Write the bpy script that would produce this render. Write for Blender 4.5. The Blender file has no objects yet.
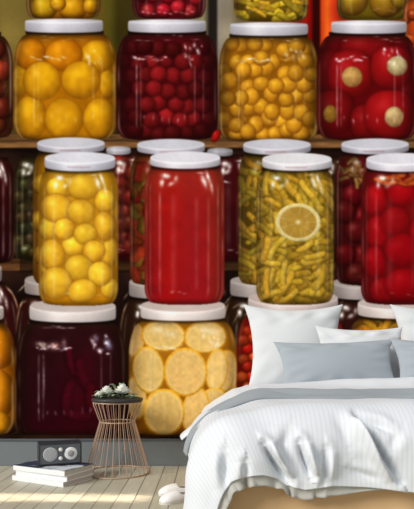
import bpy, bmesh, math, random
import numpy as np
from mathutils import Vector, Matrix

random.seed(7)
RNG = np.random.RandomState(11)
SC = bpy.context.scene
COL = SC.collection
PI = math.pi

# ------------------------------------------------------------------ helpers
def tag(o, label=None, cat=None, group=None, kind=None):
    if label: o['label'] = label
    if cat: o['category'] = cat
    if group: o['group'] = group
    if kind: o['kind'] = kind
    return o

def empty(name, loc, label, cat, rz=0.0, group=None):
    o = bpy.data.objects.new(name, None)
    COL.objects.link(o)
    o.location = loc
    o.rotation_euler = (0, 0, rz)
    return tag(o, label, cat, group)

def mesh_obj(name, verts, faces, mat, parent=None, smooth=True, uvs=None):
    me = bpy.data.meshes.new(name)
    me.from_pydata([tuple(v) for v in verts], [], [tuple(f) for f in faces])
    if uvs is not None:
        ul = me.uv_layers.new(name='UVMap')
        li = np.empty(len(me.loops), dtype=np.int32)
        me.loops.foreach_get('vertex_index', li)
        ul.data.foreach_set('uv', np.asarray(uvs, dtype=np.float32)[li].ravel())
    if smooth:
        me.polygons.foreach_set('use_smooth', [True] * len(me.polygons))
    me.update()
    me.materials.append(mat)
    o = bpy.data.objects.new(name, me)
    COL.objects.link(o)
    if parent is not None: o.parent = parent
    return o

def bm_obj(name, bm, mat, parent=None, smooth=False):
    me = bpy.data.meshes.new(name)
    bm.normal_update()
    bm.to_mesh(me); bm.free()
    if smooth:
        me.polygons.foreach_set('use_smooth', [True] * len(me.polygons))
    me.materials.append(mat)
    o = bpy.data.objects.new(name, me)
    COL.objects.link(o)
    if parent is not None: o.parent = parent
    return o

def box_bm(x0, x1, y0, y1, z0, z1, bev=0.0, seg=2, bm=None):
    b2 = bmesh.new()
    r = bmesh.ops.create_cube(b2, size=1.0)
    for v in b2.verts:
        v.co = Vector(((x0 + x1) / 2 + v.co.x * (x1 - x0), (y0 + y1) / 2 + v.co.y * (y1 - y0), (z0 + z1) / 2 + v.co.z * (z1 - z0)))
    if bev > 0:
        bmesh.ops.bevel(b2, geom=list(b2.edges), offset=bev, segments=seg, affect='EDGES', profile=0.6)
    return b2

def lathe(name, prof, mat, parent=None, seg=48, axis='Z', smooth=True):
    verts, faces = [], []
    n = len(prof)
    for i in range(seg):
        a = 2 * PI * i / seg
        for r, h in prof:
            if axis == 'Z': verts.append((r * math.cos(a), r * math.sin(a), h))
            else: verts.append((r * math.cos(a), -h, r * math.sin(a)))
    for i in range(seg):
        j = (i + 1) % seg
        for k in range(n - 1):
            faces.append((i * n + k, j * n + k, j * n + k + 1, i * n + k + 1))
    return mesh_obj(name, verts, faces, mat, parent, smooth)

def tube(name, pts, rad, mat, parent=None, seg=8, closed=False):
    pts = [Vector(p) for p in pts]
    n = len(pts)
    verts, faces = [], []
    for i, p in enumerate(pts):
        if closed: d = pts[(i + 1) % n] - pts[i - 1]
        else: d = pts[min(i + 1, n - 1)] - pts[max(i - 1, 0)]
        d.normalize()
        up = Vector((0, 0, 1)) if abs(d.z) < 0.9 else Vector((1, 0, 0))
        s = d.cross(up).normalized(); t = s.cross(d)
        for k in range(seg):
            a = 2 * PI * k / seg
            verts.append(p + (s * math.cos(a) + t * math.sin(a)) * rad)
    m = n if closed else n - 1
    for i in range(m):
        j = (i + 1) % n
        for k in range(seg):
            l = (k + 1) % seg
            faces.append((i * seg + k, i * seg + l, j * seg + l, j * seg + k))
    if not closed:
        faces.append(tuple(range(seg))[::-1]); faces.append(tuple((n - 1) * seg + k for k in range(seg)))
    return mesh_obj(name, verts, faces, mat, parent)

def s2l(c):
    c = np.asarray(c, dtype=np.float64)
    return np.where(c <= 0.04045, c / 12.92, ((c + 0.055) / 1.055) ** 2.4)

def rgb(*c):
    l = s2l(np.array(c) / 255.0)
    return (float(l[0]), float(l[1]), float(l[2]), 1.0)

# ------------------------------------------------------------------ materials
def new_mat(name):
    m = bpy.data.materials.new(name); m.use_nodes = True
    nt = m.node_tree
    return m, nt, nt.nodes['Principled BSDF']

def N(nt, t, **kw):
    n = nt.nodes.new(t)
    for k, v in kw.items(): setattr(n, k, v)
    return n

def plain(name, col, rough=0.6, metal=0.0, spec=0.3, noise=0.06, scale=40.0, bump=0.0):
    m, nt, b = new_mat(name)
    tc = N(nt, 'ShaderNodeTexCoord')
    nz = N(nt, 'ShaderNodeTexNoise'); nz.inputs['Scale'].default_value = scale; nz.inputs['Detail'].default_value = 4
    nt.links.new(tc.outputs['Object'], nz.inputs['Vector'])
    mx = N(nt, 'ShaderNodeMix', data_type='RGBA')
    mx.inputs[6].default_value = tuple(max(0, c * (1 - noise)) for c in col[:3]) + (1,)
    mx.inputs[7].default_value = tuple(min(1, c * (1 + noise)) for c in col[:3]) + (1,)
    nt.links.new(nz.outputs['Fac'], mx.inputs[0])
    nt.links.new(mx.outputs[2], b.inputs['Base Color'])
    b.inputs['Roughness'].default_value = rough
    b.inputs['Metallic'].default_value = metal
    b.inputs['Specular IOR Level'].default_value = spec
    if bump > 0:
        bp = N(nt, 'ShaderNodeBump'); bp.inputs['Strength'].default_value = bump; bp.inputs['Distance'].default_value = 0.002
        nt.links.new(nz.outputs['Fac'], bp.inputs['Height']); nt.links.new(bp.outputs['Normal'], b.inputs['Normal'])
    return m

def fabric(name, col, stripe=None, pitch=0.022, weave=900.0):
    """woven cloth; stripe = second colour of the pin stripes running along the cloth (UV u)"""
    m, nt, b = new_mat(name)
    uv = N(nt, 'ShaderNodeUVMap')
    tc = N(nt, 'ShaderNodeTexCoord')
    base = col
    nz = N(nt, 'ShaderNodeTexNoise'); nz.inputs['Scale'].default_value = 250; nz.inputs['Detail'].default_value = 3
    nt.links.new(tc.outputs['Object'], nz.inputs['Vector'])
    mx = N(nt, 'ShaderNodeMix', data_type='RGBA')
    mx.inputs[6].default_value = tuple(c * 0.95 for c in base[:3]) + (1,)
    mx.inputs[7].default_value = tuple(min(1, c * 1.03) for c in base[:3]) + (1,)
    nt.links.new(nz.outputs['Fac'], mx.inputs[0])
    out = mx.outputs[2]
    if stripe:
        sp = N(nt, 'ShaderNodeSeparateXYZ'); nt.links.new(uv.outputs['UV'], sp.inputs[0])
        mu = N(nt, 'ShaderNodeMath', operation='MULTIPLY'); mu.inputs[1].default_value = 2 * PI / pitch
        nt.links.new(sp.outputs['X'], mu.inputs[0])
        sn = N(nt, 'ShaderNodeMath', operation='SINE'); nt.links.new(mu.outputs[0], sn.inputs[0])
        mr = N(nt, 'ShaderNodeMapRange'); mr.inputs['From Min'].default_value = 0.15; mr.inputs['From Max'].default_value = 0.75
        nt.links.new(sn.outputs[0], mr.inputs['Value'])
        m2 = N(nt, 'ShaderNodeMix', data_type='RGBA'); m2.inputs[7].default_value = stripe
        nt.links.new(out, m2.inputs[6]); nt.links.new(mr.outputs[0], m2.inputs[0])
        out = m2.outputs[2]
    nt.links.new(out, b.inputs['Base Color'])
    b.inputs['Roughness'].default_value = 0.85
    b.inputs['Specular IOR Level'].default_value = 0.15
    b.inputs['Sheen Weight'].default_value = 0.15
    bp = N(nt, 'ShaderNodeBump'); bp.inputs['Strength'].default_value = 0.25; bp.inputs['Distance'].default_value = 0.001
    nt.links.new(nz.outputs['Fac'], bp.inputs['Height']); nt.links.new(bp.outputs['Normal'], b.inputs['Normal'])
    return m

def floor_mat():
    m, nt, b = new_mat('whitewashed_planks')
    tc = N(nt, 'ShaderNodeTexCoord')
    sp = N(nt, 'ShaderNodeSeparateXYZ'); nt.links.new(tc.outputs['Object'], sp.inputs[0])
    def M(op, a, bv=None, cv=None):
        n = N(nt, 'ShaderNodeMath', operation=op)
        for i, v in enumerate((a, bv, cv)):
            if v is None: continue
            if isinstance(v, (int, float)): n.inputs[i].default_value = v
            else: nt.links.new(v, n.inputs[i])
        return n.outputs[0]
    PW = 0.0972
    q = M('DIVIDE', M('ADD', sp.outputs['X'], 0.294 + PW * 40), PW)
    idx = M('FLOOR', q); fr = M('FRACT', q)
    d = M('MINIMUM', fr, M('SUBTRACT', 1.0, fr))
    seam = N(nt, 'ShaderNodeMapRange', interpolation_type='SMOOTHSTEP')
    seam.inputs['From Min'].default_value = 0.012; seam.inputs['From Max'].default_value = 0.05
    seam.inputs['To Min'].default_value = 1.0; seam.inputs['To Max'].default_value = 0.0
    nt.links.new(d, seam.inputs['Value'])
    # staggered end joints
    wn = N(nt, 'ShaderNodeTexWhiteNoise', noise_dimensions='1D'); nt.links.new(idx, wn.inputs['W'])
    yy = M('ADD', M('DIVIDE', sp.outputs['Y'], 1.9), M('MULTIPLY', wn.outputs['Value'], 7.0))
    idy = M('FLOOR', yy); fy = M('FRACT', yy)
    dy = M('MINIMUM', fy, M('SUBTRACT', 1.0, fy))
    sy = N(nt, 'ShaderNodeMapRange'); sy.inputs['From Min'].default_value = 0.0006; sy.inputs['From Max'].default_value = 0.002
    sy.inputs['To Min'].default_value = 1.0; sy.inputs['To Max'].default_value = 0.0
    nt.links.new(dy, sy.inputs['Value'])
    sm = M('MAXIMUM', seam.outputs[0], sy.outputs[0])
    w2 = N(nt, 'ShaderNodeTexWhiteNoise', noise_dimensions='2D')
    cb = N(nt, 'ShaderNodeCombineXYZ'); nt.links.new(idx, cb.inputs[0]); nt.links.new(idy, cb.inputs[1]); nt.links.new(cb.outputs[0], w2.inputs['Vector'])
    mp = N(nt, 'ShaderNodeMapping'); mp.inputs['Scale'].default_value = (60, 3.0, 1)
    nt.links.new(tc.outputs['Object'], mp.inputs['Vector'])
    nz = N(nt, 'ShaderNodeTexNoise'); nz.inputs['Scale'].default_value = 1.0; nz.inputs['Detail'].default_value = 6; nz.inputs['Roughness'].default_value = 0.65
    nt.links.new(mp.outputs[0], nz.inputs['Vector'])
    r = N(nt, 'ShaderNodeValToRGB')
    r.color_ramp.elements[0].position = 0.25; r.color_ramp.elements[0].color = rgb(*FLOOR_DARK)
    r.color_ramp.elements[1].position = 0.75; r.color_ramp.elements[1].color = rgb(*FLOOR_LIGHT)
    nt.links.new(M('ADD', M('MULTIPLY', nz.outputs['Fac'], 0.75), M('MULTIPLY', w2.outputs['Value'], 0.25)), r.inputs[0])
    mx = N(nt, 'ShaderNodeMix', data_type='RGBA'); mx.inputs[7].default_value = rgb(112, 104, 88)
    nt.links.new(r.outputs[0], mx.inputs[6]); nt.links.new(M('MULTIPLY', sm, 0.9), mx.inputs[0])
    nt.links.new(mx.outputs[2], b.inputs['Base Color'])
    b.inputs['Roughness'].default_value = 0.5; b.inputs['Specular IOR Level'].default_value = 0.3
    bp = N(nt, 'ShaderNodeBump'); bp.inputs['Strength'].default_value = 0.4; bp.inputs['Distance'].default_value = 0.003
    nt.links.new(M('SUBTRACT', 1.0, sm), bp.inputs['Height']); nt.links.new(bp.outputs['Normal'], b.inputs['Normal'])
    return m

FLOOR_DARK = (176, 172, 152)
FLOOR_LIGHT = (204, 200, 182)

# ------------------------------------------------------------------ place
CAM_H = 0.77
WALL_Y = 4.0
PPM = 142.0                    # print units per metre of wall
SENSOR_F = 568.0
CXP, HOR = 207.0, 356.0

cam_d = bpy.data.cameras.new('camera'); cam = bpy.data.objects.new('camera', cam_d); COL.objects.link(cam)
cam.location = (0, 0, CAM_H); cam.rotation_euler = (PI / 2, 0, 0)
cam_d.sensor_width = 36.0; cam_d.lens = SENSOR_F * 36.0 / 509.0
cam_d.shift_y = (HOR - 254.5) / 509.0
cam_d.clip_start = 0.05
SC.camera = cam

# the room shell
fl = bm_obj('floor', box_bm(-4.5, 4.5, -1.5, WALL_Y + 0.1, -0.1, 0.0), floor_mat()); tag(fl, kind='structure')
wall_paint = plain('warm_grey_wall', rgb(196, 192, 184), 0.8)
wl = bm_obj('wall_back', box_bm(-4.5, 4.5, WALL_Y, WALL_Y + 0.1, 0.0, 3.7), wall_paint); tag(wl, kind='structure')
bb_m = plain('blue_grey_skirting', rgb(118, 125, 128), 0.45, spec=0.4, noise=0.04, scale=6)
BBH = 0.176
b = box_bm(-4.5, 4.5, WALL_Y - 0.022, WALL_Y - 0.0005, 0.0005, BBH, 0.004)
bb = bm_obj('baseboard_back', b, bb_m); tag(bb, kind='structure')
b = box_bm(-4.5, 4.5, WALL_Y - 0.030, WALL_Y - 0.0005, BBH + 0.0003, BBH + 0.012, 0.003)
bb2 = bm_obj('trim_1', b, plain('skirting_cap', rgb(88, 96, 104), 0.4, spec=0.4)); tag(bb2, kind='structure')

# ------------------------------------------------------------------ the printed mural (flat, a photograph of preserve jars printed on the wall)
STEP = 0.5
def axis(lo, flo, fhi, hi, coarse):
    a = np.arange(lo, flo, coarse); c = np.arange(flo, fhi + 1e-6, STEP); d = np.arange(fhi + coarse, hi + 1e-6, coarse)
    return np.concatenate([a, c, d])
XS = axis(-190.0, -4.0, 418.0, 602.0, 2.0)
YS = axis(-46.0, -4.0, 438.5, 438.5, 2.0)
W, H = len(XS), len(YS)
IMG = np.zeros((H, W, 3)); IDB = np.zeros((H, W), dtype=np.int32)
CLIP = np.ones((H, W))
PARTS = [('mural_background', None, None)]       # id -> (name, parent id, label)

def new_id(name, parent=None, label=None):
    PARTS.append((name, parent, label)); return len(PARTS) - 1

def win(x0, x1, y0, y1):
    i0, i1 = np.searchsorted(XS, x0), np.searchsorted(XS, x1)
    j0, j1 = np.searchsorted(YS, y0), np.searchsorted(YS, y1)
    sl = (slice(j0, j1), slice(i0, i1))
    X, Y = np.meshgrid(XS[i0:i1], YS[j0:j1])
    return sl, X, Y

def c3(c): return np.array(c, dtype=float) / 255.0

def put(sl, alpha, col, pid=None, clip=True, mode='mix'):
    if alpha.size == 0: return
    a = np.clip(alpha, 0, 1)
    if clip: a = a * CLIP[sl]
    col = np.asarray(col)
    A = a[..., None]
    if mode == 'mix': IMG[sl] = IMG[sl] * (1 - A) + col * A
    elif mode == 'screen': IMG[sl] = 1 - (1 - IMG[sl]) * (1 - col * A)
    elif mode == 'mul': IMG[sl] = IMG[sl] * (1 - A + col * A)
    if pid is not None:
        sub = IDB[sl]; sub[a > 0.5] = pid

CONTR = .12
LAT = RNG.rand(128, 128)
def vnoise(X, Y, s, seed=0):
    x = X / s + seed * 17.31 + 400; y = Y / s + seed * 9.73 + 400
    xi = np.floor(x).astype(int); yi = np.floor(y).astype(int)
    fx = x - xi; fy = y - yi
    fx = fx * fx * (3 - 2 * fx); fy = fy * fy * (3 - 2 * fy)
    g = lambda a, b: LAT[a % 128, b % 128]
    return (g(yi, xi) * (1 - fx) + g(yi, xi + 1) * fx) * (1 - fy) + (g(yi + 1, xi) * (1 - fx) + g(yi + 1, xi + 1) * fx) * fy

def sstep(a, b, x):
    t = np.clip((x - a) / (b - a), 0, 1); return t * t * (3 - 2 * t)

def ell(cx, cy, rx, ry, rot=0, pad=1.3):
    R = max(rx, ry) * pad + 2
    sl, X, Y = win(cx - R, cx + R, cy - R, cy + R)
    c, s = math.cos(rot), math.sin(rot)
    dx, dy = X - cx, Y - cy
    u = (dx * c + dy * s) / rx; v = (-dx * s + dy * c) / ry
    return sl, X, Y, u, v

def ball(cx, cy, rx, ry, col, rot=0, pid=None, soft=1.2, dark=0.5, gloss=0.12, mott=0.10, sq=2.0):
    sl, X, Y, u, v = ell(cx, cy, rx, ry, rot)
    r = (np.abs(u) ** sq + np.abs(v) ** sq) ** (1 / sq)
    a = sstep(1 + soft / min(rx, ry) * .5, 1 - soft / min(rx, ry) * .5, r)
    nz = np.sqrt(np.clip(1 - r * r, 0, 1))
    d = np.clip(-0.30 * (X - cx) / rx - 0.42 * (Y - cy) / ry + 0.85 * nz, 0, 1)
    sh = (1 - dark) + dark * 1.12 * d ** 1.2
    sh = sh * (0.70 + 0.30 * nz ** 0.45)
    sh = sh * (0.93 + .14 * vnoise(X, Y, max(4, rx * .9), int(cx * 3 + cy) % 40))
    sh = sh * (1 - mott / 2 + mott * vnoise(X, Y, max(1.6, rx * .3), int(cx * 7 + cy) % 50))
    c = c3(col)[None, None, :] * sh[..., None]
    warm = np.clip(1 - sh, 0, 1)[..., None]
    c = c * (1 - warm * np.array([-0.10, 0.22, 0.40]))
    sp = gloss * np.exp(-(((X - cx) / rx + 0.28) ** 2 + ((Y - cy) / ry + 0.38) ** 2) / 0.07)
    c = c + sp[..., None] * np.array([1, .98, .85])
    put(sl, a, np.clip(c, 0, 1), pid)

def bean(cx, cy, ln, wd, rot, col, pid=None, soft=.8):
    R = ln + wd + 2
    sl, X, Y = win(cx - R, cx + R, cy - R, cy + R)
    c, s = math.cos(rot), math.sin(rot)
    p = (X - cx) * c + (Y - cy) * s; q = -(X - cx) * s + (Y - cy) * c
    q = q - 0.012 * p * p * (1 if (int(cx * 3) % 2) else -1)
    dd = np.sqrt(np.clip(np.abs(p) - ln, 0, None) ** 2 + q * q) / wd
    a = sstep(1 + soft / wd * .5, 1 - soft / wd * .5, dd)
    sh = 0.62 + 0.46 * np.sqrt(np.clip(1 - dd * dd, 0, 1)) - 0.16 * np.clip(q / wd, -1, 1)
    sh = sh * (0.9 + .2 * vnoise(X, Y, 2.5, 3))
    put(sl, a, np.clip(c3(col)[None, None] * sh[..., None], 0, 1), pid)

def citrus(cx, cy, rx, ry, rot, rim, pith, flesh, pid=None, segs=9, off=(0, 0), line=False, soft=1.2, segamt=.16):
    sl, X, Y, u, v = ell(cx, cy, rx, ry, rot)
    r = np.sqrt(u * u + v * v)
    k = soft / min(rx, ry) * .5
    nse = vnoise(X, Y, 2.2, 5)
    put(sl, sstep(1 + k, 1 - k, r), c3(rim)[None, None] * (0.88 + .2 * nse - .20 * np.clip(v + u * .3, -1, 1) * .6)[..., None], pid)
    put(sl, sstep(.93 + k, .90 - k, r), c3(pith)[None, None] * (0.96 + .08 * nse)[..., None])
    th = np.arctan2(v - off[1], u - off[0]); rr = np.hypot(u - off[0], v - off[1])
    sg = np.abs(np.sin(th * segs / 2 + .4))
    fl_ = c3(flesh)[None, None] * (0.92 + .12 * vnoise(X, Y, 3.2, 9) + segamt * .5 * (1 - rr))[..., None]
    put(sl, sstep(.82 + k, .82 - k, r) * (.85 if segamt < .1 else 1) * (1 - segamt * 3 * (1 - sstep(.0, .22, sg)) * sstep(.08, .3, rr)), fl_)
    put(sl, (.75 if segamt > .1 else .25) * np.exp(-rr ** 2 / .012), c3(pith)[None, None] * np.ones_like(X)[..., None])
    if line:
        put(sl, .5 * np.exp(-(u - off[0]) ** 2 / .010) * sstep(.85, .6, np.abs(v)), c3(pith)[None, None] * np.ones_like(X)[..., None])

def glint(cx, cy, rx, ry, rot=0, amt=.8, col=(255, 250, 245), rough=.5):
    sl, X, Y, u, v = ell(cx, cy, rx, ry, rot, 2.6)
    n = vnoise(X, Y, 1.7, int(cx + cy * 3) % 40)
    g = np.exp(-(u * u + v * v) * 1.4) * (1 - rough + rough * 2 * n)
    put(sl, amt * g, c3(col)[None, None] * np.ones_like(X)[..., None], mode='screen')

class Jar:
    def __init__(s, cx, ytop, ybot, hw, neck, sh, rb=14, rbx=None, label=None, name='jar'):
        s.cx, s.yt, s.yb, s.hw, s.nk, s.sh, s.rb = cx, ytop, ybot, hw, neck, sh, rb
        s.rbx = rbx if rbx else hw * .30
        s.pid = new_id(name, None, label)
    def w(s, Y):
        t = np.clip((Y - s.yt - 3) / s.sh, 0, 1)
        w = s.nk + (s.hw - s.nk) * np.sqrt(1 - (1 - t) ** 2) ** 1.15
        k = np.clip((Y - (s.yb - s.rb)) / s.rb, 0, 1)
        w = w - s.rbx * (1 - np.sqrt(np.clip(1 - k * k, 0, 1)))
        # the base itself closes as a shallow ellipse
        k2 = np.clip((Y - (s.yb - 3.5)) / 3.5, 0, 1)
        return w - (s.hw - s.rbx) * (1 - np.sqrt(np.clip(1 - k2 ** 2, 0, 1)))
    def begin(s, top, bot, edge=.5):
        sl, X, Y = win(s.cx - s.hw - 3, s.cx + s.hw + 3, s.yt - 1, s.yb + 2)
        w = s.w(Y)
        m = sstep(.6, -.6, np.abs(X - s.cx) - w) * (Y >= s.yt - .5) * (Y <= s.yb)
        s.sl, s.X, s.Y, s.m = sl, X, Y, m
        t = np.clip((Y - s.yt) / (s.yb - s.yt), 0, 1)[..., None]
        c = c3(top) * (1 - t) + c3(bot) * t
        c = c * (0.92 + .16 * vnoise(X, Y, 9, int(s.cx) % 30))[..., None]
        put(sl, m, c, s.pid, clip=False)
        CLIP[:] = 0; CLIP[sl] = m
    def end(s, edge=.55, rim=.35, tint=(255, 235, 190), topdark=.5, fill=None, haze=0.0, kind='wide', hl=1.0, hcol=(255, 248, 240), seed=1):
        X, Y, sl = s.X, s.Y, s.sl
        u = (X - s.cx) / np.maximum(s.w(Y), 1)
        au = np.abs(u)
        e = sstep(.62, 1.0, au)
        put(sl, edge * e ** 1.3, np.zeros(3) + np.array([.10, .05, .03]), mode='mix')
        # neck band under the lid: thin liquid and dark glass
        put(sl, topdark * sstep(s.yt + 12, s.yt + 2, Y), np.array([.16, .10, .05]))
        put(sl, .55 * sstep(s.yt + 5, s.yt, Y), np.array([.05, .03, .02]))
        # bottom thickness of the glass
        put(sl, .45 * sstep(s.yb - 8, s.yb, Y), np.array([.07, .04, .02]))
        # rims
        put(sl, .55 * rim * np.exp(-((au - .955) / .024) ** 2) * sstep(s.yt + 4, s.yt + 18, Y) * np.clip(1.7 * vnoise(X, Y, 16, seed) - .25, 0, 1.3), c3(tint), mode='screen')
        if haze: put(sl, haze * (1 - e), c3(tint), mode='screen')
        h = s.yb - s.yt
        R = random.Random(seed * 13 + int(s.cx))
        ux = lambda q, y: s.cx + q * float(s.w(np.array([y]))[0])
        if kind == 'wide':
            y1 = s.yt + .24 * h
            for k in range(9):
                q = -.62 + .58 * k / 8 + R.uniform(-.02, .02)
                glint(ux(q, y1), y1 + R.uniform(-1.2, 1.2) + 1.6 * math.sin(k * 1.3), R.uniform(1.6, 3.6), R.uniform(.7, 1.5), R.uniform(-.4, .4), hl * R.uniform(.35, 1.0), hcol)
            for k in range(9):
                q = R.uniform(.34, .74); y = s.yt + R.uniform(.12, .30) * h
                glint(ux(q, y), y, R.uniform(.9, 2.2), R.uniform(1.2, 4.0), R.uniform(-.5, .1), hl * R.uniform(.3, .9), hcol)
            for q, am, y0, yy1 in ((-.60, .30, .30, .86), (-.52, .16, .30, .86), (.55, .22, .32, .82), (.72, .14, .30, .8)):
                xl = s.cx + q * s.w(Y)
                put(sl, hl * am * np.exp(-((X - xl) / 1.0) ** 2) * sstep(s.yt + y0 * h - 3, s.yt + y0 * h + 3, Y) * sstep(s.yt + yy1 * h + 4, s.yt + yy1 * h - 4, Y) * (0.3 + 1.2 * vnoise(X, Y, 5, seed + 2)), c3(hcol), mode='screen')
            for k in range(6):
                q = -.45 + k * .16 + R.uniform(-.03, .03); y = s.yt + .80 * h + R.uniform(-3, 2)
                glint(ux(q, y), y, 1.2, R.uniform(2, 4), R.uniform(-.2, .2), hl * R.uniform(.1, .4), hcol)
            for k in range(7):
                q = R.uniform(-.7, .7); y = s.yt + R.uniform(3, 9)
                glint(ux(q, y), y, R.uniform(2, 5), .7, 0, hl * R.uniform(.2, .45), hcol)
        else:
            for (q, dy, rx, ry, ro, am) in ((-.50, 9, 4.2, 2.6, .2, 1.0), (-.58, 16, 2.2, 3.6, .1, .8), (-.34, 17, 3.2, 2.0, -.5, .55), (-.22, 12, 2.2, 3.5, .2, .45),
                                             (.62, 10, 1.6, 5.5, -.30, .85), (.50, 14, 2.4, 6.0, -.35, .8), (.68, 20, 1.6, 6.0, -.15, .5), (.44, 6, 3.5, 1.0, 0, .5)):
                y = s.yt + dy
                glint(ux(q, y), y, rx * 1.1, ry * 1.1, ro, min(1, hl * am * 1.35), hcol, .3)
            for q, am, y0, yy1, wd in ((-.62, .26, .18, .93, 1.3), (-.28, .10, .2, .9, 3.0), (.30, .10, .22, .9, 2.0), (.60, .22, .22, .93, 1.3), (.84, .20, .12, .95, 1.0), (-.86, .16, .12, .95, 1.0)):
                xl = s.cx + q * s.w(Y)
                put(sl, hl * am * np.exp(-((X - xl) / wd) ** 2) * sstep(s.yt + y0 * h - 4, s.yt + y0 * h + 6, Y) * sstep(s.yt + yy1 * h + 4, s.yt + yy1 * h - 6, Y) * (0.4 + .9 * vnoise(X, Y, 9, seed + 4)), c3(hcol), mode='screen')
            for k in range(4):
                q = R.uniform(-.6, .6); y = s.yb - R.uniform(9, 14)
                glint(ux(q, y), y, 2.4, .9, 0, hl * .3, hcol)
        CLIP[:] = 1
    def lid(s, x0, x1, y0, y1, rt=2.0, rbm=2.0, col=(216, 214, 222), side=(190, 186, 194), marks=False, dim=1.0, flat=0.0):
        pid = new_id('lid', s.pid, None)
        lid(x0, x1, y0, y1, rt, rbm, col, side, pid, marks, dim, flat)

def lid(x0, x1, y0, y1, rt, rbm, col, side, pid, marks=False, dim=1.0, flat=0.0):
    cx, hw = (x0 + x1) / 2, (x1 - x0) / 2
    sl, X, Y = win(x0 - 3, x1 + 3, y0 - 2, y1 + 6)
    u = (X - cx) / hw; uc = np.clip(np.abs(u), 0, 1)
    arc = 1 - np.sqrt(1 - uc ** 2)
    top = y0 + rt * arc * 1.0; bot = y1 - rbm * arc
    # drop shadow under the rim
    put(sl, .55 * sstep(hw + .5, hw - 1.5, np.abs(X - cx)) * sstep(bot + 4.5, bot, Y) * (Y > bot - 1), np.array([.05, .03, .03]))
    cr = np.clip((np.abs(X - cx) - (hw - 2.2)) / 2.2, 0, 1)
    inset = 2.0 * (1 - np.sqrt(1 - cr ** 2))
    m = sstep(.5, -.5, np.abs(X - cx) - hw) * sstep(top + inset - .5, top + inset + .5, Y) * sstep(bot - inset + .5, bot - inset - .5, Y)
    # visible top disc / side band boundary
    fy = y0 + rt * (1 + np.sqrt(1 - uc ** 2)) * .98
    k = sstep(fy - 1.0, fy + 1.0, Y) if rt > 3 else np.ones_like(X)
    sd = c3(side)[None, None] * (1.06 - .20 * uc ** 2 - .12 * sstep(.1, 1, u))[..., None]
    tt = np.clip((Y - fy) / np.maximum(bot - fy, 1), 0, 1)
    sd = sd * (1.08 - .16 * tt)[..., None]
    sd = np.clip(sd + (.10 * np.exp(-((u + .35) / .25) ** 2))[..., None], 0, 1)
    tp = c3(col)[None, None] * (1.03 - .08 * uc + .03 * vnoise(X, Y, 16, 8))[..., None]
    c = tp * (1 - k)[..., None] + sd * k[..., None]
    c = c + (.10 * np.exp(-((Y - fy) / .9) ** 2))[..., None]           # bright rolled edge
    put(sl, m, np.clip(c * dim, 0, 1), pid)
    if marks:                                                          # faint unreadable print along the rim
        for k in range(11):
            xx = cx - .32 * hw + k * hw * .058
            yy = (fy[0, np.argmin(np.abs(X[0] - xx))] + y1) / 2 - .3
            s2, X2, Y2 = win(xx - 2, xx + 2, yy - 2, yy + 2)
            put(s2, .45 * np.exp(-((X2 - xx) / .9) ** 2 - ((Y2 - yy) / .7) ** 2), c3((150, 70, 60)))

def pack(j, r, y0, y1, jit=.25, seed=1, aspect=1.0):
    R = random.Random(seed); pts = []
    dy = r * 1.62 * aspect; y = y1 - r * .9; row = 0
    while y > y0:
        w = float(j.w(np.array([y]))[0])
        n = int(2 * w / (r * 1.86)) + 1
        for k in range(n + 1):
            x = j.cx - w + (k + .5 * (row % 2)) * 2 * w / n + R.uniform(-jit, jit) * r
            if abs(x - j.cx) < w - r * .35: pts.append((x, y + R.uniform(-jit, jit) * r))
        y -= dy; row += 1
    R.shuffle(pts); return pts

def vary(c, R, a=.12, hue=9):
    k = 1 + R.uniform(-a, a); h = R.uniform(-hue, hue)
    return tuple(max(0, min(255, v * k + d)) for v, d in zip(c, (-.3 * h, h, .3 * h)))

def shelf(x0, x1, y0, ym, y1, top, front, pid):
    sl, X, Y = win(x0, x1, y0, y1)
    g = (.8 + .4 * vnoise(X * .12, Y, 1.5, 4))[..., None]
    k = sstep(ym - .8, ym + .8, Y)[..., None]
    c = (c3(top)[None, None] * (1 - k) + c3(front)[None, None] * k) * g
    put(sl, sstep(y0, y0 + 1, Y) * sstep(y1, y1 - 1, Y), np.clip(c, 0, 1), pid)

# ---- print, back to front -------------------------------------------------
sl, X, Y = win(-500, 900, -100, 600)
ST = [(-190, (96, 84, 40)), (-20, (120, 100, 48)), (4, (128, 108, 52)), (20, (122, 104, 50)), (60, (100, 84, 34)), (103, (96, 80, 28)), (110, (86, 78, 26)), (118, (62, 52, 16)), (160, (70, 56, 30)),
      (203, (140, 130, 96)), (207, (90, 80, 60)), (209.5, (34, 28, 24)), (216, (36, 30, 27)), (218.5, (140, 130, 114)), (230, (146, 134, 112)), (238, (120, 104, 74)), (300, (120, 40, 20)),
      (305, (170, 26, 14)), (311, (128, 14, 12)), (314, (48, 10, 10)), (319, (54, 10, 8)), (321.5, (222, 66, 20)), (327, (246, 108, 34)), (333, (232, 66, 30)), (342, (150, 40, 20)), (403, (120, 60, 24)), (420, (140, 66, 26)), (602, (90, 50, 22))]
px = [s[0] for s in ST]
for ch in range(3): IMG[..., ch] = np.interp(X, px, [s[1][ch] / 255 for s in ST])
IMG *= (0.86 + .28 * vnoise(X, Y, 22, 2))[..., None]
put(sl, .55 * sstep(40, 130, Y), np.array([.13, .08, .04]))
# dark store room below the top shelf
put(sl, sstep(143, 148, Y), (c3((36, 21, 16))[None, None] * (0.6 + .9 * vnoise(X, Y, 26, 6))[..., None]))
put(sl, sstep(268, 300, Y) * .6, c3((18, 9, 8)))

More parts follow.
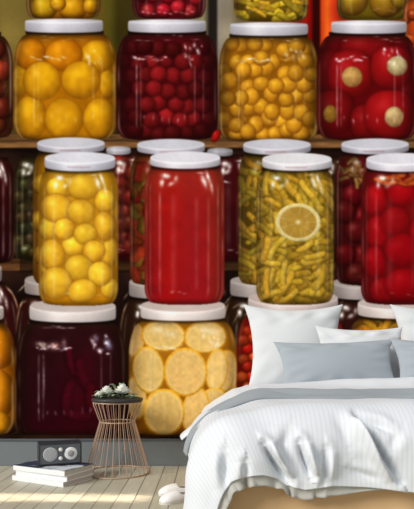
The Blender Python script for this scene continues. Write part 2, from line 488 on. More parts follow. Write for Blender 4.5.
SH = new_id('shelf_board', None, 'brown wooden shelf edge under the top row of printed jars')
shelf(-190, 602, 134, 141.5, 149, (104, 72, 42), (128, 90, 54), SH)
sl, X, Y = win(-190, 602, 148, 156); put(sl, .7 * sstep(156, 148, Y), np.array([.05, .03, .02]))
SH2 = new_id('shelf_board', None, 'dim brown shelf edge deep behind the middle row of printed jars')
shelf(-190, 602, 258, 264, 271, (70, 44, 24), (104, 68, 38), SH2)
sl, X, Y = win(20, 602, 255, 273); put(sl, .55 * np.ones_like(X), np.array([.08, .05, .03]))

# --- top stack (only the lower ends show above the big jars)
def topjar(cx, hw, yb, base, label): 
    j = Jar(cx, -70, yb, hw, hw * .8, 20, 16, hw * .26, label)
    j.begin(base, base); return j
j = topjar(63.5, 37, 20, (150, 92, 14), 'printed jar of amber fruit cut off by the top of the mural, at the left'); jr = random.Random(3)
for x, y, r in ((40, -8, 13), (64, -14, 13), (88, -8, 13), (44, 8, 13.5), (73, 9, 14), (92, 6, 9), (58, 4, 8)):
    ball(x, y, r, r * .95, vary((216, 158, 22), jr, .08), pid=new_id('yellow_fruit', j.pid))
j.end(.6, .5, kind='none', topdark=0, hl=.5)
j = topjar(169, 36.5, 20, (92, 12, 22), 'printed jar of red cherries cut off by the top of the mural')
for x, y in pack(j, 8, -30, 17, .3, 5): ball(x, y, 8, 7.6, vary((150, 26, 36), jr, .25), dark=.6)
j.end(.65, .5, (255, 190, 200), kind='none', topdark=0, hl=.5)
for k in range(10): glint(143 + k * 5.5, 12 + (k % 3), 2.2, 1.1, 0, .5, (255, 180, 190))
j = topjar(271, 37, 22, (96, 74, 12), 'printed jar of yellow green pods cut off by the top of the mural')
for k in range(46): bean(jr.uniform(236, 306), jr.uniform(-20, 20), jr.uniform(5, 10), jr.uniform(2.2, 3.6), jr.gauss(0, .5), vary((176, 142, 34), jr, .25))
j.end(.6, .5, kind='none', topdark=0, hl=.5)
j = topjar(373, 36, 21, (104, 84, 14), 'printed jar of large olive green fruit cut off by the top of the mural')
for x, y, r in ((352, 1, 16), (386, 2, 17), (368, -18, 16), (402, -2, 12), (340, -10, 10)):
    ball(x, y, r, r * .95, vary((166, 136, 34), jr, .08), pid=new_id('green_fruit', j.pid), gloss=.2)
j.end(.6, .5, kind='none', topdark=0, hl=.5)
# orange jar at the right edge
j = Jar(446, -6, 58, 42, 34, 16, 10, label='printed jar of glossy orange preserve at the top right edge'); j.begin((200, 90, 30), (190, 60, 24))
for k in range(30): ball(jr.uniform(404, 488), jr.uniform(0, 56), 7, 6, vary((214, 88, 34), jr, .2), gloss=.3)
j.end(.4, .5, hl=.6)

# --- top row of big jars
def red_brown(j, seed):
    for x, y in pack(j, 12, j.yt + 8, j.yb - 3, .3, seed): ball(x, y, 12, 11, vary((132, 52, 30), random.Random(int(x * y)), .25), dark=.6)
j = Jar(-38, 33, 140, 51, 39, 30, label='printed jar of red brown fruit cut off by the left edge, top row'); j.begin((80, 40, 20), (80, 34, 16)); red_brown(j, 3)
glint(6, 64, 2.5, 10, 0, .35, (230, 80, 60)); glint(5, 88, 4, 8, 0, .3, (230, 170, 80)); j.end(.6, .5, hl=.6); j.lid(-77, -1, 19, 33)

j = Jar(65, 32, 141, 51.5, 39, 34, 20, label='printed big jar of golden quinces, leftmost full jar of the top row'); j.begin((168, 100, 10), (176, 112, 8))
Q = [(20, 81, 9, 16, 0), (108, 84, 9, 15, 0), (30, 54, 16, 16, 1), (98, 56, 18, 16.5, 0), (64, 55, 19, 16.5, 1), (30, 118, 17, 22, 0), (100, 119, 17, 21, 0), (42, 81, 19, 19.5, 0), (81, 80, 19.5, 19, 0), (64, 119, 19.5, 21, 0)]
for x, y, rx, ry, o in Q:
    ball(x, y, rx, ry, (224, 140, 14) if o else (232, 166, 20), pid=new_id('quince', j.pid), dark=.28, gloss=.06, soft=2, mott=.14)
j.end(.45, .5, hl=.7, seed=2); j.lid(25, 103, 19, 33)

j = Jar(167, 32, 141, 50.5, 39, 32, 18, label='printed big jar of dark red cherries in the top row'); j.begin((84, 10, 20), (70, 8, 16))
for x, y in pack(j, 8.6, 48, 140, .28, 8):
    q = abs(x - 167) / 50; R = random.Random(int(x * 31 + y))
    k = (1 - .55 * q ** 1.5) * R.uniform(.7, 1.1) * (0.72 if y < 60 or y > 125 else 1)
    if q < .92: ball(x, y, 8.8, 8.5, (156 * k, 28 * k, 32 * k), pid=new_id('cherry', j.pid), dark=.42, gloss=.03, soft=4.5)
put(j.sl, .5 * sstep(.45, 1, np.abs(j.X - 167) / 50), c3((56, 6, 14)))
j.end(.55, .45, (255, 190, 190), hl=.95, hcol=(255, 226, 226), seed=3); j.lid(128, 206, 19.5, 33)

j = Jar(268.5, 35, 142, 49.5, 39, 32, 16, label='printed big jar of small yellow plums in the top row'); j.begin((150, 96, 14), (140, 84, 10))
for x, y in pack(j, 7.7, 44, 141, .5, 21):
    R = random.Random(int(x * 17 + y * 3)); q = abs(x - 268.5) / 49
    k = (1 - .25 * q ** 2) * R.uniform(.9, 1.07)
    ball(x, y, 8.6 * R.uniform(.9, 1.08), 8.4 * R.uniform(.9, 1.08), (228 * k, 160 * k, 36 * k), pid=new_id('mirabelle', j.pid), dark=.32, gloss=.08, soft=1.8)
j.end(.5, .5, hl=.75, seed=4); j.lid(230, 308, 22.5, 36)

j = Jar(367, 33, 141, 50, 38, 32, 20, label='printed big jar of round red peppers with pale stem ends in the top row'); j.begin((96, 10, 14), (84, 8, 12))
P = [(366, 48, 26, 16, .8), (330, 72, 15, 22, .8), (408, 94, 12, 18, .7), (350, 74, 23, 24, 1), (392, 68, 22, 22, 1), (332, 112, 22, 22, .85), (366, 122, 16, 18, .8), (390, 114, 26, 24, 1.05)]
for x, y, rx, ry, k in P: ball(x, y, rx, ry, (164 * k, 20 * k, 24 * k), pid=new_id('red_pepper', j.pid), dark=.36, gloss=.05, sq=2.5, soft=6)
put(j.sl, .45 * sstep(.35, 1, np.abs(j.X - 367) / 50), c3((70, 6, 12)))
for x, y, rx, ry, c in ((352, 77, 10.5, 10.5, (206, 160, 92)), (397, 66, 10.5, 10, (200, 182, 132)), (330, 114, 7, 9, (164, 122, 44)), (394, 117, 9.5, 10.5, (204, 172, 118))):
    ball(x, y, rx, ry, c, dark=.3, gloss=.05, soft=2, mott=.2, pid=new_id('pepper_stem_end', j.pid))
j.end(.5, .45, (255, 180, 170), hl=1.0, hcol=(255, 235, 240), seed=5); j.lid(331, 406.5, 20.5, 34)
j = Jar(470, 33, 141, 50, 39, 32, 18, label='printed big jar of dark plums beyond the right edge, top row'); j.begin((60, 16, 30), (50, 10, 22)); red_brown(j, 9); j.end(hl=.6); j.lid(432, 508, 20, 34)
# shadow at the feet of the row
sl, X, Y = win(-190, 602, 138, 144); put(sl, .35 * np.exp(-((Y - 141) / 1.8) ** 2), np.array([.06, .03, .02]))
# red pepper tip peeping out beside the cherry jar
ball(216, 136, 4, 7, (176, 26, 20), rot=.5)

# --- jars deep in the dark
j = Jar(-14, 158, 264, 29, 22, 26, label='printed dim jar of dark red preserve at the left edge, middle row'); j.begin((58, 12, 12), (34, 6, 8)); j.end(.6, .5, (255, 170, 120), kind='none', topdark=.3)
j = Jar(36, 156, 261, 22, 15, 26, label='printed dim jar of dark olives behind the tall jar of yellow plums'); j.begin((42, 36, 16), (30, 26, 10))
for x, y in pack(j, 7, 170, 258, .3, 2): ball(x, y, 6.8, 6.4, vary((54, 44, 20), jr, .3), soft=4, pid=None)
j.end(.5, .55, (220, 200, 150), kind='none', topdark=.4)
j = Jar(127, 154, 262, 15, 12, 18, label='printed jar of red peppers behind the tall red jar, at its left'); j.begin((82, 22, 15), (54, 13, 11))
for x, y in pack(j, 8, 162, 256, .3, 6): ball(x, y, 8, 9, vary((98, 26, 18), jr, .25), soft=6)
j.end(.4, .4, (255, 180, 120), kind='none', topdark=.3); j.lid(106, 131, 146.5, 155, 2, 2, dim=.82)
glint(118, 158, 8, 3, 0, .5, (255, 60, 50))
j = Jar(233, 155, 262, 17, 13, 18, label='printed dim jar of dark red juice between the red jar and the pod jars'); j.begin((66, 12, 14), (48, 8, 12)); j.end(.4, .5, (255, 150, 120), kind='none', topdark=.3); j.lid(207, 233, 148, 156.5, 2, 2, dim=.72)
glint(226, 182, 4, 1.2, .2, .7); 
j = Jar(335, 156, 262, 13, 10, 18, label='printed dim jar of brown preserve behind the tall jar of pods'); j.begin((50, 26, 14), (32, 14, 10)); j.end(.5, .5, kind='none')
j = Jar(440, 158, 262, 26, 20, 24, label='printed dim jar beyond the right edge, middle row'); j.begin((60, 40, 14), (40, 24, 10)); j.end(.5, .5, kind='none')

# --- lower back row: shoulders and lids in the gloom
def gloom(cx, hw, lx0, lx1, ly0, ly1, col, label):
    j = Jar(cx, ly1 - 1, 436, hw, (lx1 - lx0) / 2, 46, label=label); j.begin(col, tuple(c * .5 for c in col)); j.end(.5, .5, (255, 190, 130), kind='none', topdark=.4)
    X, Y, sl = j.X, j.Y, j.sl
    for sgn in (-1, 1):
        xl = cx + sgn * (j.w(Y) - 1.6)
        put(sl, .7 * np.exp(-((X - xl) / .9) ** 2) * sstep(ly1 + 2, ly1 + 10, Y) * sstep(ly1 + 30, ly1 + 14, Y) * (0.2 + 1.2 * vnoise(X, Y, 5, 3)), c3((230, 190, 150)), mode='screen')
    j.lid(lx0, lx1, ly0, ly1, 5.5, 4, (170, 158, 152), (158, 146, 142), dim=.95)
gloom(-18, 40, -46, 2, 262, 284, (58, 16, 16), 'printed dim jar of dark red preserve low at the left edge')
gloom(52, 38, 24.5, 80, 274, 296, (52, 18, 14), 'printed dim jar behind the dark purple jar')
gloom(160, 42, 129, 192, 276, 299, (44, 24, 14), 'printed dim jar behind the jar of lemon slices')
gloom(262, 42, 230, 294, 275, 298, (44, 26, 14), 'printed dim jar behind the jar of red berries')
gloom(364, 42, 332, 396, 277, 300, (52, 22, 18), 'printed dim jar behind the bottom right jar')
gloom(470, 42, 440, 502, 277, 300, (52, 22, 18), 'printed dim jar beyond the right edge, bottom row')
for x, y, rx, ry, ro, am in ((104, 292, 1, 6, .5, .6), (110, 300, 4, .8, -.5, .5), (126, 296, 1, 4, .6, .4), (222, 292, 3.5, 3, .4, .5), (228, 300, 1, 6, .7, .5), (236, 306, 4, .9, -.6, .5), (330, 296, 4, 1, .5, .5), (340, 305, 1, 5, .6, .4), (236, 318, 1, 7, .5, .4), (22, 288, 5, .9, -.8, .7), (9, 290, 5, .9, .9, .6), (24, 302, 3, .8, -.5, .5)):
    glint(x, y, rx, ry, ro, am, (235, 205, 165))

# --- back jars of the middle row
def back_jar(cx, hw, lx, top, bot, label, fill):
    j = Jar(cx, lx[3] - 1, 286, hw, (lx[1] - lx[0]) / 2 - 1, 26, 14, label=label); j.begin(top, bot); fill(j); j.end(.5, .4, kind='tall', hl=.35, topdark=.3); j.lid(*lx, 5.5, 4.5, (205, 203, 212), (178, 174, 184), marks=True, dim=.97)
def yb(j):
    for x, y in pack(j, 11, 168, 284, .25, 4): ball(x, y, 11, 11, vary((206, 156, 24), jr, .1), dark=.5)
back_jar(71.5, 38.5, (37, 105, 137.5, 153.5), (150, 100, 14), (130, 78, 8), 'printed tall jar of yellow plums standing behind a like jar', yb)
def rp(j):
    for k in range(150): bean(jr.uniform(128, 214), jr.uniform(166, 284), jr.uniform(3, 7), jr.uniform(4, 6), jr.uniform(0, PI), vary(random.Random(k).choice([(126, 38, 20), (110, 28, 16), (98, 68, 22), (92, 56, 20)]), jr, .15), soft=2)
back_jar(170, 40, (137, 205, 139, 155), (120, 50, 18), (96, 40, 14), 'printed tall jar of red and green peppers behind the red jar', rp)
def bn(j):
    for k in range(190): bean(jr.uniform(238, 316), jr.uniform(163, 286), jr.uniform(4, 9), jr.uniform(2.6, 4), jr.gauss(.3, .8), vary((138, 108, 30), jr, .2), soft=2.6)
back_jar(277, 38.5, (243, 311, 139, 155), (92, 70, 16), (76, 54, 12), 'printed tall jar of yellow green pods behind a like jar', bn)
def dr(j):
    for x, y in pack(j, 12, 170, 284, .3, 14): ball(x, y, 12, 12, vary((92, 16, 18), jr, .15), soft=4, dark=.5)
    for k in range(16): bean(jr.uniform(342, 362), jr.uniform(160, 184), 4, 2, jr.uniform(0, PI), vary((120, 84, 42), jr, .2), soft=3)
back_jar(375, 39, (341, 409, 138.5, 154.5), (90, 16, 16), (52, 8, 12), 'printed tall jar of dark red fruit behind the jar of red tomatoes', dr)
back_jar(478, 38.5, (444, 512, 139, 155), (92, 70, 16), (76, 54, 12), 'printed tall jar beyond the right edge, rear of the middle row', yb)

# --- bottom row of big jars
j = Jar(-36, 321, 436, 51, 40, 36, 20, label='printed big jar of orange yellow fruit cut off by the left edge, bottom row'); j.begin((176, 104, 12), (190, 110, 10))
for x, y, rx, ry in ((-50, 350, 20, 20), (-4, 348, 20, 22), (-24, 352, 16, 18), (-40, 392, 22, 24), (-6, 394, 22, 26), (-60, 400, 18, 24), (-20, 424, 20, 16), (-2, 425, 14, 14)):
    ball(x, y, rx, ry, vary((228, 154, 20), jr, .06), pid=new_id('yellow_fruit', j.pid), dark=.45)
j.end(.55, .5, hl=.5); j.lid(-78, 4, 303, 322, 4, 4, (200, 190, 186), (196, 184, 180))

j = Jar(71.5, 321, 435, 54.5, 42, 36, 20, label='printed big jar of dark purple preserve, bottom row'); j.begin((44, 16, 18), (42, 8, 16))
X, Y, sl = j.X, j.Y, j.sl
put(sl, .75 * np.exp(-((X - 82) / 20) ** 2 - ((Y - 392) / 42) ** 2) * (.5 + .9 * vnoise(X, Y, 12, 5)), c3((70, 9, 20)))
for k, (x, y, ln, wd, ro) in enumerate(((70, 362, 12, 4, 1.3), (82, 376, 14, 5, 1.2), (66, 398, 14, 5, 1.7), (90, 400, 12, 5, 1.45), (78, 416, 9, 5, .2))):
    bean(x, y, ln, wd, ro, (66, 10, 20), soft=8)
put(sl, .5 * sstep(400, 436, Y), c3((58, 8, 18)))
j.end(.75, .35, (255, 190, 160), hl=1.1, hcol=(235, 215, 225), seed=6)
CLIP[sl] = j.m
for x, y, rx, ry, ro, am, c in ((42, 345, 6, 3, .2, .8, (240, 220, 200)), (54, 346, 5, 4, 0, .8, (240, 190, 180)), (64, 344, 3, 5, 0, .5, (230, 190, 200)), (108, 344, 3.5, 6, -.4, .8, (190, 200, 240)), (96, 338, 3, 4, -.3, .5, (190, 190, 230)), (100, 350, 4, 2, 0, .5, (220, 220, 240)), (44, 380, 1.2, 20, 0, .35, (230, 210, 210))):
    glint(x, y, rx, ry, ro, am, c)
CLIP[:] = 1
j.lid(29.5, 116, 299, 322.5, 7, 4, (190, 176, 172), (206, 196, 194))

j = Jar(183, 319, 436, 54, 42, 36, 22, label='printed big jar of lemon slices, bottom row'); j.begin((172, 112, 24), (140, 86, 14))
RIM, PIT, FLS = (222, 156, 36), (236, 196, 118), (232, 188, 112)
for (x, y, rx, ry, ro, ln) in ((135, 340, 9, 16, .1, 0), (230, 372, 7, 20, 0, 0), (136, 398, 10, 20, -.1, 0), (232, 404, 9, 18, .2, 0), (163.5, 335.5, 21, 15, .05, 0), (205.5, 337, 20.5, 15.5, -.05, 0), (148.5, 370, 15, 22.5, -.12, 0), (226, 371, 8, 20, .05, 0), (216.5, 370, 10.5, 20.5, .12, 0),
                               (215, 402, 14, 13, .5, 0), (195, 410, 12.5, 22, .22, 0), (185.5, 372, 20.5, 23, 0, 1), (164, 412.5, 19.5, 22.5, 0, 1), (224, 424, 12, 12, 0, 0)):
    citrus(x, y, rx * 1.07, ry * 1.06, ro, vary(RIM, jr, .05, 4), vary(PIT, jr, .03, 3), vary(FLS, jr, .05, 3), pid=new_id('lemon_slice', j.pid), segs=8, off=(jr.uniform(-.08, .08), jr.uniform(-.1, .1)), line=bool(ln), segamt=.006)
j.end(.38, .45, hl=.55, topdark=.25, seed=7)
CLIP[j.sl] = j.m
for x, y in ((158, 330), (170, 334), (205, 330), (214, 332)): glint(x, y, 7, 4, .2, .35)
CLIP[:] = 1
j.lid(140.5, 225.5, 298.5, 321, 7, 4, (196, 178, 172), (216, 204, 200))

j = Jar(291, 311, 434, 54, 42, 34, 20, label='printed big jar of small red berries behind the white pillow, bottom row'); j.begin((150, 20, 12), (130, 16, 10))
for x, y in pack(j, 6, 322, 432, .35, 31): ball(x, y, 6.2, 5.8, vary(random.Random(int(x * y)).choice([(222, 62, 26), (206, 36, 20), (228, 90, 34)]), jr, .15), soft=2.2, gloss=.15)
j.end(.45, .4, hl=.3, topdark=.4); j.lid(248, 338, 290, 312.5, 8, 4.5, (196, 178, 172), (206, 190, 186))
j = Jar(401, 317, 436, 54, 42, 34, 20, label='printed big jar of olive yellow pickled pods, bottom right'); j.begin((110, 76, 16), (90, 60, 12))
for k in range(110): bean(jr.uniform(350, 450), jr.uniform(322, 430), jr.uniform(5, 10), jr.uniform(2, 4), jr.gauss(.1, .6), vary((180, 124, 30), jr, .25))
j.end(.5, .4, hl=.8, topdark=.4); j.lid(357.5, 446, 296, 319, 7, 5, (200, 184, 178), (222, 208, 202))
j = Jar(508, 319, 436, 54, 42, 34, 20, label='printed big jar beyond the right edge, bottom row'); j.begin((60, 14, 20), (50, 8, 20)); j.end(hl=.6); j.lid(466, 551, 298, 321, 7, 4)
sl, X, Y = win(-190, 602, 432, 441); put(sl, sstep(433.5, 436.5, Y), (c3((42, 26, 18))[None, None] * (.7 + .7 * vnoise(X, Y, 14, 3))[..., None]), 0)

# --- tall front jars of the middle row
j = Jar(-62, 170, 306, 39, 33, 22, 16, label='printed tall jar beyond the left edge, front of the middle row'); j.begin((120, 40, 20), (110, 30, 14)); red_brown(j, 12); j.end(kind='tall', hl=.6); j.lid(-98, -27, 152, 171, 6, 5)

j = Jar(78.5, 169, 306, 39.5, 33.5, 22, 18, label='printed tall jar of bright yellow plums, front of the middle row'); j.begin((198, 142, 24), (182, 120, 14))
A1 = [(47, 268, 6, 12), (110, 288, 9, 10), (110, 252, 9, 15), (48, 228, 9, 13), (66, 187, 13, 10), (57, 188, 11, 11), (84.5, 186, 17, 14.5), (105, 201, 10.5, 12.5), (56, 208, 16.5, 14.5), (105, 226, 11.5, 15), (81, 212, 14, 13), (74, 246, 13, 10), (64.5, 229, 11, 11), (85.5, 234, 12, 11), (52, 255, 13, 16), (94, 251, 11.5, 11), (79, 268, 14.5, 13.5), (100, 274, 12.5, 12.5), (56, 283, 16.5, 16.5), (82, 291, 15, 12)]
for x, y, rx, ry in A1: ball(x, y, rx, ry, vary((250, 194, 48), jr, .05, 5), rot=jr.uniform(-.3, .3), pid=new_id('yellow_plum', j.pid), dark=.25, gloss=.10, soft=2.6)
j.end(.42, .4, kind='tall', hl=.8, topdark=.25, seed=8); j.lid(44.5, 115.5, 152, 171.5, 6, 5, (216, 214, 224), (194, 192, 204), marks=True)

j = Jar(184.5, 167, 305, 39.8, 33.5, 22, 18, label='printed tall jar of smooth red sauce, front of the middle row'); j.begin((150, 34, 24), (142, 18, 24))
X, Y, sl = j.X, j.Y, j.sl; u = (X - 184.5) / 39.8
put(sl, .65 * np.exp(-((u + .35) / .30) ** 2), c3((172, 18, 16))); put(sl, .5 * np.exp(-((u - .25) / .4) ** 2), c3((152, 26, 32)))
put(sl, .55 * sstep(.45, .85, u), c3((128, 40, 26))); put(sl, .35 * sstep(205, 172, Y), c3((160, 56, 34)))
j.end(.30, .35, (255, 200, 190), kind='tall', hl=.95, topdark=.15, seed=9); j.lid(150, 220.5, 151.5, 169, 6, 5, (220, 216, 224), (204, 198, 206))

j = Jar(295, 169, 305, 38.5, 33.5, 22, 18, label='printed tall jar of pickled pods with a lemon slice, front of the middle row'); j.begin((118, 88, 18), (106, 78, 14))
for k in range(270):
    x, y = jr.uniform(257, 333), jr.uniform(174, 304)
    bean(x, y, jr.uniform(5, 10), jr.uniform(2.8, 4.4), jr.gauss(-.35 if y > 235 else .8, .6), vary((158, 122, 34), jr, .16, 5), soft=2.6)
Rk = random.Random(77)
for k in range(34):
    y = Rk.uniform(180, 300); x = Rk.uniform(263, 326)
    bean(x, y, Rk.uniform(7, 13), Rk.uniform(3.0, 4.2), Rk.gauss(-.4 if y > 235 else .9, .5), vary((186, 146, 46), Rk, .1, 5), pid=new_id('pod', j.pid), soft=2.2)
citrus(298, 222.5, 22.5, 19, .05, (214, 196, 132), (220, 200, 138), (172, 134, 54), pid=new_id('lemon_slice', j.pid), segs=9, segamt=.15)
glint(298, 222, 2.2, 2.2, 0, .6, (250, 240, 200), .1)
j.end(.42, .4, kind='tall', hl=.7, topdark=.2, seed=10); j.lid(262, 332, 153, 171, 6, 5, (222, 218, 222), (206, 200, 206), marks=True)

j = Jar(401, 169, 305, 40, 34, 22, 18, label='printed tall jar of red tomatoes at the right edge, front of the middle row'); j.begin((112, 18, 16), (106, 10, 16))
for x, y, rx, ry in ((375, 200, 13, 16), (430, 200, 14, 16), (402, 192, 16, 15), (378, 232, 14, 17), (395, 222, 15, 16), (425, 232, 16, 18), (374, 262, 12, 16), (402, 250, 18, 17), (384, 290, 15, 13), (404, 284, 20, 16), (430, 274, 14, 18)):
    ball(x, y, rx, ry, vary((172, 20, 24), jr, .08), pid=new_id('tomato', j.pid), dark=.30, gloss=.05, soft=7)
put(j.sl, .30 * (.4 + vnoise(j.X, j.Y, 11, 15)), c3((112, 10, 16)))
for k in range(14): bean(jr.uniform(378, 420), jr.uniform(174, 184), 5, 2.4, jr.uniform(-.5, .5), vary((170, 70, 30), jr, .2), soft=3)
j.end(.42, .4, (255, 190, 180), kind='tall', hl=.7, topdark=.15, seed=11); j.lid(366, 437, 153, 172, 6, 5, (218, 214, 222), (204, 198, 208))
j = Jar(500, 169, 305, 39.8, 33.5, 22, 18, label='printed tall jar beyond the right edge, front of the middle row'); j.begin((120, 84, 14), (110, 74, 12)); yb(j); j.end(kind='tall', hl=.6); j.lid(465, 535, 153, 171, 6, 5)

# printing grain
sl, X, Y = win(-500, 900, -100, 600)
def soften(a, n):
    for _ in range(n):
        p = np.pad(a, ((1, 1), (0, 0), (0, 0)), 'edge'); a = .25 * p[:-2] + .5 * p[1:-1] + .25 * p[2:]
        p = np.pad(a, ((0, 0), (1, 1), (0, 0)), 'edge'); a = .25 * p[:, :-2] + .5 * p[:, 1:-1] + .25 * p[:, 2:]
    return a
IMG = soften(IMG, 2)
IMG *= (0.985 + .03 * vnoise(X, Y, 2.6, 12))[..., None]
lum = IMG.mean(-1, keepdims=True)
IMG = lum + (IMG - lum) * 1.0                                   # ink saturation
IMG = np.clip(IMG, 0, 1); IMG = IMG * (1 - CONTR) + CONTR * (IMG * IMG * (3 - 2 * IMG))
IMG[:] = np.clip(IMG, 0.012, .97)

# print -> one flat sheet cut along the outlines of what is printed on it
PRINT_GAIN = 1.08
LIN = s2l(IMG) * PRINT_GAIN
GX = (XS - CXP) / PPM; GZ = CAM_H - (YS - HOR) / PPM
pm, nt, pb = new_mat('printed_wallpaper')
at = N(nt, 'ShaderNodeAttribute'); at.attribute_name = 'print'
nt.links.new(at.outputs['Color'], pb.inputs['Base Color'])
pb.inputs['Roughness'].default_value = 1.0; pb.inputs['Specular IOR Level'].default_value = 0.0

mural = empty('wall_mural', (0, WALL_Y - 0.002, BBH + 0.013), 'wall-sized printed mural of shelves crowded with glass jars of pickled fruit', 'mural')
qid = IDB[:-1, :-1].copy()
cnt = np.bincount(qid.ravel(), minlength=len(PARTS))
for i in range(len(PARTS) - 1, 0, -1):                # slivers join the jar they belong to
    if 0 < cnt[i] < 24:
        p = PARTS[i][1]; p = 0 if p is None else p
        qid[qid == i] = p
cnt = np.bincount(qid.ravel(), minlength=len(PARTS))
VX, VZ = np.meshgrid(GX, GZ)
VX = VX.ravel(); VZ = VZ.ravel() - (BBH + 0.013); LC = LIN.reshape(-1, 3)
order = np.argsort(qid.ravel(), kind='stable'); bounds = np.concatenate([[0], np.cumsum(cnt)])
OBJ = {}
def print_piece(i):
    cells = order[bounds[i]:bounds[i + 1]]
    r, c = cells // (W - 1), cells % (W - 1)
    v00 = r * W + c
    quads = np.stack([v00, v00 + W, v00 + W + 1, v00 + 1], 1)
    uq, inv = np.unique(quads.ravel(), return_inverse=True)
    nv, nf = len(uq), len(cells)
    me = bpy.data.meshes.new(PARTS[i][0])
    me.vertices.add(nv); me.loops.add(nf * 4); me.polygons.add(nf)
    co = np.zeros((nv, 3), dtype=np.float32); co[:, 0] = VX[uq]; co[:, 2] = VZ[uq]
    me.vertices.foreach_set('co', co.ravel())
    me.loops.foreach_set('vertex_index', inv.astype(np.int32).ravel())
    me.polygons.foreach_set('loop_start', np.arange(0, nf * 4, 4, dtype=np.int32))
    me.update(calc_edges=True)
    ca = me.color_attributes.new('print', 'FLOAT_COLOR', 'POINT')
    cc = np.ones((nv, 4), dtype=np.float32); cc[:, :3] = LC[uq]
    ca.data.foreach_set('color', cc.ravel())
    me.materials.append(pm)
    o = bpy.data.objects.new(PARTS[i][0], me); COL.objects.link(o)
    return o
for i, (nm, par, lab) in enumerate(PARTS):
    if cnt[i] == 0: continue
    o = print_piece(i); OBJ[i] = o
    o.parent = OBJ[par] if (par is not None and par in OBJ) else mural
    if lab: o['label'] = lab
WORLD, SUN, STREAK = 0.44, 3.0, 1.6
# ------------------------------------------------------------------ bed
WHITE = rgb(236, 238, 240)
BED_H = 0.585
bed = empty('bed', (1.0, 3.0, 0), 'wide bed with a tan upholstered base standing in front of the mural', 'bed')
tan = plain('tan_upholstery', rgb(222, 184, 138), 0.8, spec=0.15, noise=0.05, scale=5)
BX0, BX1, BY0, BY1 = 0.05, 1.87, 1.985, 3.93
def rel(o, root):                      # keep world coordinates while hanging under the root
    o.parent = root; o.matrix_parent_inverse = Matrix.Translation(-Vector(root.location)); return o
# the valance: a slightly pleated skirt round the base
def skirt():
    pts = []
    def seg(p, q, n):
        for i in range(n): pts.append((p[0] + (q[0] - p[0]) * i / n, p[1] + (q[1] - p[1]) * i / n))
    seg((BX0, BY1), (BX0, BY0), 90); seg((BX0, BY0), (BX1, BY0), 110); seg((BX1, BY0), (BX1, BY1), 90)
    pts.append((BX1, BY1))
    v, f = [], []
    n = len(pts)
    for i, (x, y) in enumerate(pts):
        if i < 90: nx, ny = -1, 0
        elif i < 200: nx, ny = 0, -1
        else: nx, ny = 1, 0
        for k in range(7):
            t = k / 6
            d = (0.004 * math.sin(i * .35) + 0.003 * math.sin(i * .83 + 1)) * (1 - t) + 0.010 * (1 - t)
            if 90 < i < 200 and abs(x - 1.205) < .012: d -= 0.010          # seam between two skirt panels
            v.append((x + nx * d, y + ny * d, 0.012 + t * 0.36))
    for i in range(n - 1):
        for k in range(6): f.append((i * 7 + k, (i + 1) * 7 + k, (i + 1) * 7 + k + 1, i * 7 + k + 1))
    return mesh_obj('valance', v, f, tan)
rel(skirt(), bed)
rel(bm_obj('bed_base', box_bm(BX0 + .015, BX1 - .015, BY0 + .015, BY1 - .01, 0.06, 0.37, .01), plain('base_board', rgb(150, 120, 88), .8)), bed)
rel(bm_obj('mattress', box_bm(BX0 + .17, BX1 - .08, BY0 + .13, BY1 - .01, 0.372, 0.552, .05, 4), fabric('mattress_ticking', rgb(225, 225, 222)), smooth=True), bed)
for lx in (BX0 + .12, BX1 - .12):
    for ly in (BY0 + .15, BY1 - .12):
        b = bmesh.new(); bmesh.ops.create_cone(b, cap_ends=True, segments=16, radius1=.022, radius2=.03, depth=.062)
        for v in b.verts: v.co += Vector((lx, ly, .031))
        rel(bm_obj('leg', b, plain('dark_leg', rgb(60, 46, 34))), bed)

TX0, TX1, TY0 = 0.27, 1.73, 2.06
def quarter(a, bq, down, n=40):
    """cross-section of the cloth from the flat top over the edge: (arc length, outward, drop)"""
    out = [(0.0, 0.0, 0.0)]
    for i in range(1, n + 1):
        th = PI / 2 * i / n
        p = (a * math.sin(th), bq * (1 - math.cos(th)))
        q = out[-1]
        out.append((q[0] + math.hypot(p[0] - q[1], p[1] - q[2]), *p))
    q = out[-1]
    out.append((q[0] + 2.0, q[1] - 0.04, q[2] + 2.0))
    return np.array(out)
def drape_pos(a, b, prof_l, prof_f, yk=None):
    """sheet coordinates (a across from the left top edge, b along from the front top edge) -> point"""
    Wt = TX1 - TX0
    oa = np.where(a < 0, -a, np.where(a > Wt, a - Wt, 0)); sa = np.where(a < 0, -1.0, 1.0)
    ob = np.where(b < 0, -b, 0)
    d = np.hypot(oa, ob); ph = np.arctan2(ob, oa + 1e-9)
    k = (np.sin(ph) ** 2)
    hl, vl = np.interp(d, prof_l[:, 0], prof_l[:, 1]), np.interp(d, prof_l[:, 0], prof_l[:, 2])
    hf, vf = np.interp(d, prof_f[:, 0], prof_f[:, 1]), np.interp(d, prof_f[:, 0], prof_f[:, 2])
    h = hl * (1 - k) + hf * k; v = vl * (1 - k) + vf * k
    x = TX0 + np.clip(a, 0, Wt) + sa * np.cos(ph) * h * (d > 0)
    y = TY0 + np.clip(b, 0, None) - np.sin(ph) * h * (d > 0)
    z = BED_H - v
    return np.stack([x, y, z], -1), d
PL = quarter(.36, .26, .2); PF = quarter(.15, .15, .2)

def grid_normals(P):
    du = np.gradient(P, axis=1); dv = np.gradient(P, axis=0)
    n = np.cross(du, dv); n /= np.linalg.norm(n, axis=-1, keepdims=True) + 1e-9
    return n

def fbm(X, Y, s, seed): return vnoise(X * 100, Y * 100, s * 100, seed) - .5

